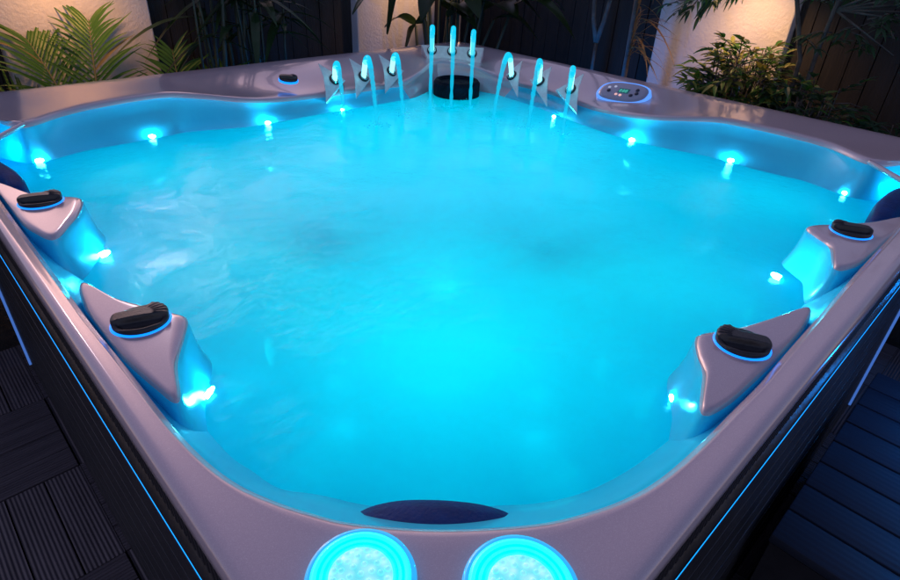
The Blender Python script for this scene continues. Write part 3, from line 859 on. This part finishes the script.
palm((-.58, 1.42, 0), 'yellow-green feathery palm in front of the orange-lit wall at the left', [
    (200, 48, .62, .40, 20, .24, .0125, .08), (170, 30, .60, .45, 18, .22, .0125, .05), (235, 40, .50, .45, 18, .22, .0125, .05),
    (110, 70, .66, .25, 20, .26, .0125, .10), (60, 72, .70, .22, 20, .24, .0125, .05), (20, 50, .50, .40, 18, .24, .0125, .06),
    (330, 42, .46, .45, 18, .22, .0125, .05), (280, 46, .42, .50, 16, .20, .0125, .04), (250, 62, .55, .35, 18, .24, .0125, .06),
    (185, 15, .55, .30, 18, .20, .015, .03), (215, 22, .50, .35, 18, .20, .015, .03), (300, 64, .50, .35, 18, .22, .0125, .08), (150, 58, .66, .35, 18, .24, .0125, .08)])
palm((-.22, 1.44, 0), 'small upright palm clump beside the dark fence, right of the big palm', [
    (20, 62, .48, .30, 14, .22, .014, .03), (330, 55, .42, .35, 14, .20, .014, .05), (70, 74, .5, .2, 14, .2, .013, .02), (200, 66, .40, .35, 12, .2, .013, .12), (290, 60, .36, .4, 12, .18, .014, .02)])

# tall dark canes in front of the fence
o = empty('cane_plant', (.10, 1.52, 0), 'tall clump of dark blue-green canes before the fence left of the air knob', 'plant')
bs, bl = bmesh.new(), bmesh.new()
for k in range(15):
    x = -.10+.40*k/14+random.uniform(-.02, .02); y = 1.50+random.uniform(-.08, .10)
    top = Vector((x+random.uniform(-.12, .14), y+random.uniform(-.05, .05), random.uniform(1.2, 1.5)))
    b0 = Vector((x, y, -.05)); m_ = b0.lerp(top, .5)+Vector((random.uniform(-.02, .02), 0, 0))
    r0 = random.uniform(.006, .014)
    tube(bs, [b0, b0.lerp(m_, .5), m_, m_.lerp(top, .5), top], [r0, r0, r0*.9, r0*.75, r0*.5], 8)
    for j in range(3):
        a = random.uniform(0, 2*PI)
        blade(bl, top.lerp(m_, random.uniform(0, .45)), Vector((math.cos(a), math.sin(a)*.5, random.uniform(-.2, .5))), Vector((0, 0, 1)), random.uniform(.25, .42), random.uniform(.03, .055), .5, 7)
for px in ((.30, 1.50, 1.06), (.24, 1.46, .98)):
    blade(bl, Vector(px), Vector((1, -.15, .25)), Vector((0, 0, 1)), .32, .05, .55, 8)
obj('canes', bs, M['cane'], o); obj('foliage', bl, M['broad'], o, smooth=False)

# broad-leaved plant (paddle leaves) in the far corner
def paddle(bm, p, d, length, width, droop, roll=0, segs=12):
    d = d.normalized(); s = d.cross(Vector((0, 0, 1))).normalized()
    s = Quaternion(d, roll) @ s; nrm = s.cross(d)
    rows = []
    for i in range(segs+1):
        t = i/segs
        wdt = width*.5*(math.sin(PI*t**.8)**.8 if 0 < t < 1 else 0)+.001
        q = p+d*length*t-Vector((0, 0, 1))*droop*length*t*t
        row = []
        for k in (-1, -.55, 0, .55, 1):
            row.append(bm.verts.new(q+s*wdt*k+nrm*(abs(k)*wdt*.28+.006*math.sin(9*t+4*k)*abs(k))))
        rows.append(row)
    for a, b in zip(rows, rows[1:]):
        for k in range(4): bm.faces.new((a[k], a[k+1], b[k+1], b[k]))
o = empty('broad_leaved_plant', (1.22, 1.38, 0), 'large plant with dark paddle leaves in the corner behind the filter', 'plant')
bl, bs = bmesh.new(), bmesh.new()
LV = [  # stem top, direction, length, width, droop, roll
 ((1.08, 1.44, 1.40), (-.55, -.25, -.55), .42, .12, .35, .6), ((1.06, 1.40, 1.27), (-.9, -.2, .15), .50, .10, .55, .2), ((1.20, 1.36, 1.16), (-.75, -.5, .25), .40, .13, .55, .1),
 ((1.28, 1.34, 1.18), (-.3, -.8, .2), .34, .15, .6, 0), ((1.36, 1.26, 1.16), (.35, -.8, .25), .40, .15, .55, -.2), ((1.40, 1.20, 1.20), (.5, -.75, .35), .45, .12, .6, -.3),
 ((1.32, 1.34, 1.32), (.2, -.4, .4), .45, .16, .5, .3), ((1.18, 1.44, 1.34), (.1, -.7, .3), .40, .16, .6, -.2), ((1.45, 1.26, 1.30), (.35, -.6, .6), .5, .14, .5, .4),
 ((1.14, 1.40, 1.00), (-.6, -.35, .25), .36, .09, .6, .9), ((1.10, 1.44, .98), (-.7, -.1, .5), .30, .07, .55, .5), ((1.26, 1.36, 1.02), (0, -.7, .5), .28, .12, .7, 0), ((1.42, 1.16, 1.02), (.4, -.6, .4), .30, .12, .8, 0),
 ((1.50, 1.10, 1.10), (.1, -.9, .5), .46, .09, .75, .2), ((1.24, 1.50, 1.22), (.5, -.2, .4), .4, .18, .4, 0), ((1.40, 1.42, 1.18), (.1, -.3, .3), .4, .2, .4, 0), ((1.34, 1.44, 1.05), (-.2, -.5, .3), .36, .2, .5, 0), ((1.48, 1.30, 1.05), (-.1, -.5, .3), .36, .2, .5, 0)]
for p, d_, ln, wd, dr, rl in LV:
    p = Vector(p); b0 = Vector((1.24+random.uniform(-.12, .14), 1.38+random.uniform(-.1, .1), -.05))
    tube(bs, [b0, b0.lerp(p, .5)+Vector((0, 0, .04)), p], [.014, .011, .007], 8)
    paddle(bl, p, Vector(d_), ln, wd, dr, rl)
obj('foliage', bl, M['broad'], o); obj('stems', bs, M['cane'], o)

# two slender trunks, blue in the light of the tub, one hung with dry sheaths
def slender(label, base, forks, r, group):
    o = empty('slender_tree', base, label, 'tree', group)
    bs = bmesh.new()
    for pts in forks: tube(bs, pts, [r*(1-.35*i/(len(pts)-1))*(.92+.16*random.random()) for i in range(len(pts))], 10)
    obj('trunk', bs, M['bark'], o); return o
slender('slender forked trunk before the fence behind the right kite plates', (1.45, .508, -.05), [[(1.45, .500, -.05), (1.452, .504, .4), (1.45, .508, .88), (1.452, .510, 1.0)], [(1.452, .510, 1.0), (1.45, .545, 1.10), (1.46, .57, 1.25), (1.47, .60, 1.45)], [(1.452, .510, 1.0), (1.45, .485, 1.10), (1.44, .455, 1.25), (1.44, .43, 1.45)]], .012, 'blue-lit slender trunks before the fence')
o = slender('slender trunk hung with dry straw-coloured leaf sheaths behind the control panel', (1.45, .325, -.05), [[(1.45, .335, -.05), (1.45, .328, .5), (1.45, .325, .88), (1.45, .330, 1.1), (1.455, .34, 1.5)]], .017, 'blue-lit slender trunks before the fence')
bl = bmesh.new()
for k in range(75):
    zz = random.uniform(.95, 1.40); a = random.uniform(-2.6, .5)
    d_ = Vector((math.cos(a)*.5, math.sin(a), random.uniform(-.1, 1.3)))
    blade(bl, Vector((1.44, .318, zz)), d_, Vector((0, 0, 1)), random.uniform(.08, .27), random.uniform(.006, .016), random.uniform(.2, 1.1), 6)
for k in range(16):
    zz = random.uniform(.9, 1.3)
    blade(bl, Vector((1.434, .312, zz)), Vector((-.15, -.2, random.uniform(.4, 1))), Vector((0, 1, 0)), random.uniform(.08, .16), .014, .3, 5)
obj('dry_sheaths', bl, M['straw'], o, smooth=False)

# nandina shrubs: canes with sprays of lance-shaped leaflets
def spray(bl, bs, p, d, length, n, ll, lw, tips=.2):
    d = d.normalized(); e = p+d*length
    tube(bs, [p, p.lerp(e, .5)+Vector((0, 0, .01)), e], [.0028, .002, .001], 5)
    s = d.cross(Vector((0, 0, 1))).normalized() if abs(d.z) < .98 else Vector((1, 0, 0))
    for k in range(n):
        t = .2+.8*k/max(1, n-1)
        q = p+d*length*t
        for sg in (-1, 1):
            dd = (s*sg*random.uniform(.5, 1)+d*random.uniform(.5, 1.1)+Vector((0, 0, random.uniform(-.35, .4)))).normalized()
            m_ = 1 if random.random() < tips*t else 0
            blade(bl, q, dd, Vector((random.uniform(-.4, .4), random.uniform(-.4, .4), 1)), ll*random.uniform(.7, 1.2), lw*random.uniform(.8, 1.2), random.uniform(.1, .5), 4, m_)
    blade(bl, e, d, Vector((0, 0, 1)), ll, lw, .3, 4, 1 if random.random() < tips*1.5 else 0)
def shrub(base, label, R, z0, z1, count, mats, tips, group, seed):
    random.seed(seed)
    o = empty('nandina_shrub', base, label, 'shrub', group)
    bl, bs = bmesh.new(), bmesh.new(); B = Vector(base)
    for c in range(count):
        a = random.uniform(0, 2*PI); rr = R*math.sqrt(random.random())
        zz = z0+(z1-z0)*random.random()**.9
        k = 1-max(0, (zz-z0)/(z1-z0)-.55)*1.1
        tip = B+Vector((rr*k*math.cos(a), rr*k*math.sin(a), zz))
        root = B+Vector((rr*.2*math.cos(a), rr*.2*math.sin(a), -.03))
        m_ = root.lerp(tip, .6)+Vector((0, 0, .06))
        tube(bs, [root, m_, tip], [.006, .004, .002], 5)
        for j in range(4):
            aa = a+random.uniform(-1.5, 1.5)
            spray(bl, bs, m_.lerp(tip, .3+.7*random.random()), Vector((math.cos(aa), math.sin(aa), random.uniform(-.2, 1.0))), random.uniform(.06, .13), random.randint(2, 3), .066, .019, tips)
    obj('foliage', bl, mats, o, smooth=False); obj('stems', bs, M['bark'], o)
NG = 'nandina shrubs at the foot of the right-hand wall and fence'
shrub((1.43, -.22, 0), 'bushy nandina with yellow-tipped leaves against the pale wall', .20, .70, 1.10, 110, [M['nandina'], M['nandina_tip']], .5, NG, 3)
shrub((1.43, -.52, 0), 'dim green nandina in shade before the dark fence, right of the yellow-tipped one', .20, .62, 1.00, 80, [M['dim_leaf'], M['nandina']], .1, NG, 4)
shrub((1.46, -.86, 0), 'sparse dark nandina farthest right along the rim', .18, .55, .92, 40, [M['dim_leaf'], M['nandina']], .05, NG, 5)

random.seed(11)
o = empty('tall_shrub', (1.50, -.40, -.05), 'tall shrub with two bare leaning stems and a leafy branch reaching over the wall', 'shrub')
bs, bl = bmesh.new(), bmesh.new()
tube(bs, [(1.50, -.42, -.05), (1.48, -.42, .6), (1.45, -.41, 1.07), (1.45, -.33, 1.27), (1.44, -.24, 1.42)], [0.013, .011, .009, .008, .006], 9)
tube(bs, [(1.50, -.45, -.05), (1.47, -.46, .7), (1.45, -.46, 1.08), (1.45, -.468, 1.28), (1.46, -.50, 1.5)], [0.012, .010, .008, .007, .006], 9)
tube(bs, [(1.44, -.25, 1.41), (1.42, -.12, 1.36), (1.40, -.02, 1.27), (1.38, .04, 1.23)], [.006, .005, .003, .002], 6)
for k in range(16):
    t = k/15; p = Vector((1.43, -.19, 1.40)).lerp(Vector((1.38, .04, 1.23)), t)
    spray(bl, bs, p, Vector((random.uniform(-.6, .2), random.uniform(0, .8), random.uniform(-.8, .1))), random.uniform(.07, .13), 4, .055, .015, .1)
for k in range(60):
    p = Vector((1.46, random.uniform(-1.15, -.38), random.uniform(1.08, 1.5)))
    a = random.uniform(0, 2*PI)
    spray(bl, bs, p, Vector((math.cos(a), math.sin(a), random.uniform(-.6, .5))), random.uniform(.07, .14), 4, .05, .015, .05)
for k in range(9):
    p1 = Vector((1.46, random.uniform(-1.1, -.4), random.uniform(1.1, 1.45)))
    tube(bs, [Vector((1.455, -.468, 1.25)), p1], [.005, .002], 5)
obj('trunk', bs, M['bark'], o); obj('foliage', bl, [M['dim_leaf'], M['nandina']], o, smooth=False)

# ------------------------------------------------------------------ render settings
S.view_settings.view_transform = 'Standard'; S.view_settings.look = 'None'
S.view_settings.exposure = .25; S.view_settings.gamma = 1; S.view_settings.use_curve_mapping = False
S.render.engine = 'CYCLES'
S.cycles.use_denoising = True
S.cycles.max_bounces = 8; S.cycles.diffuse_bounces = 5; S.cycles.glossy_bounces = 3; S.cycles.transparent_max_bounces = 12
S.cycles.sample_clamp_indirect = 4
S.cycles.caustics_reflective = False; S.cycles.caustics_refractive = False
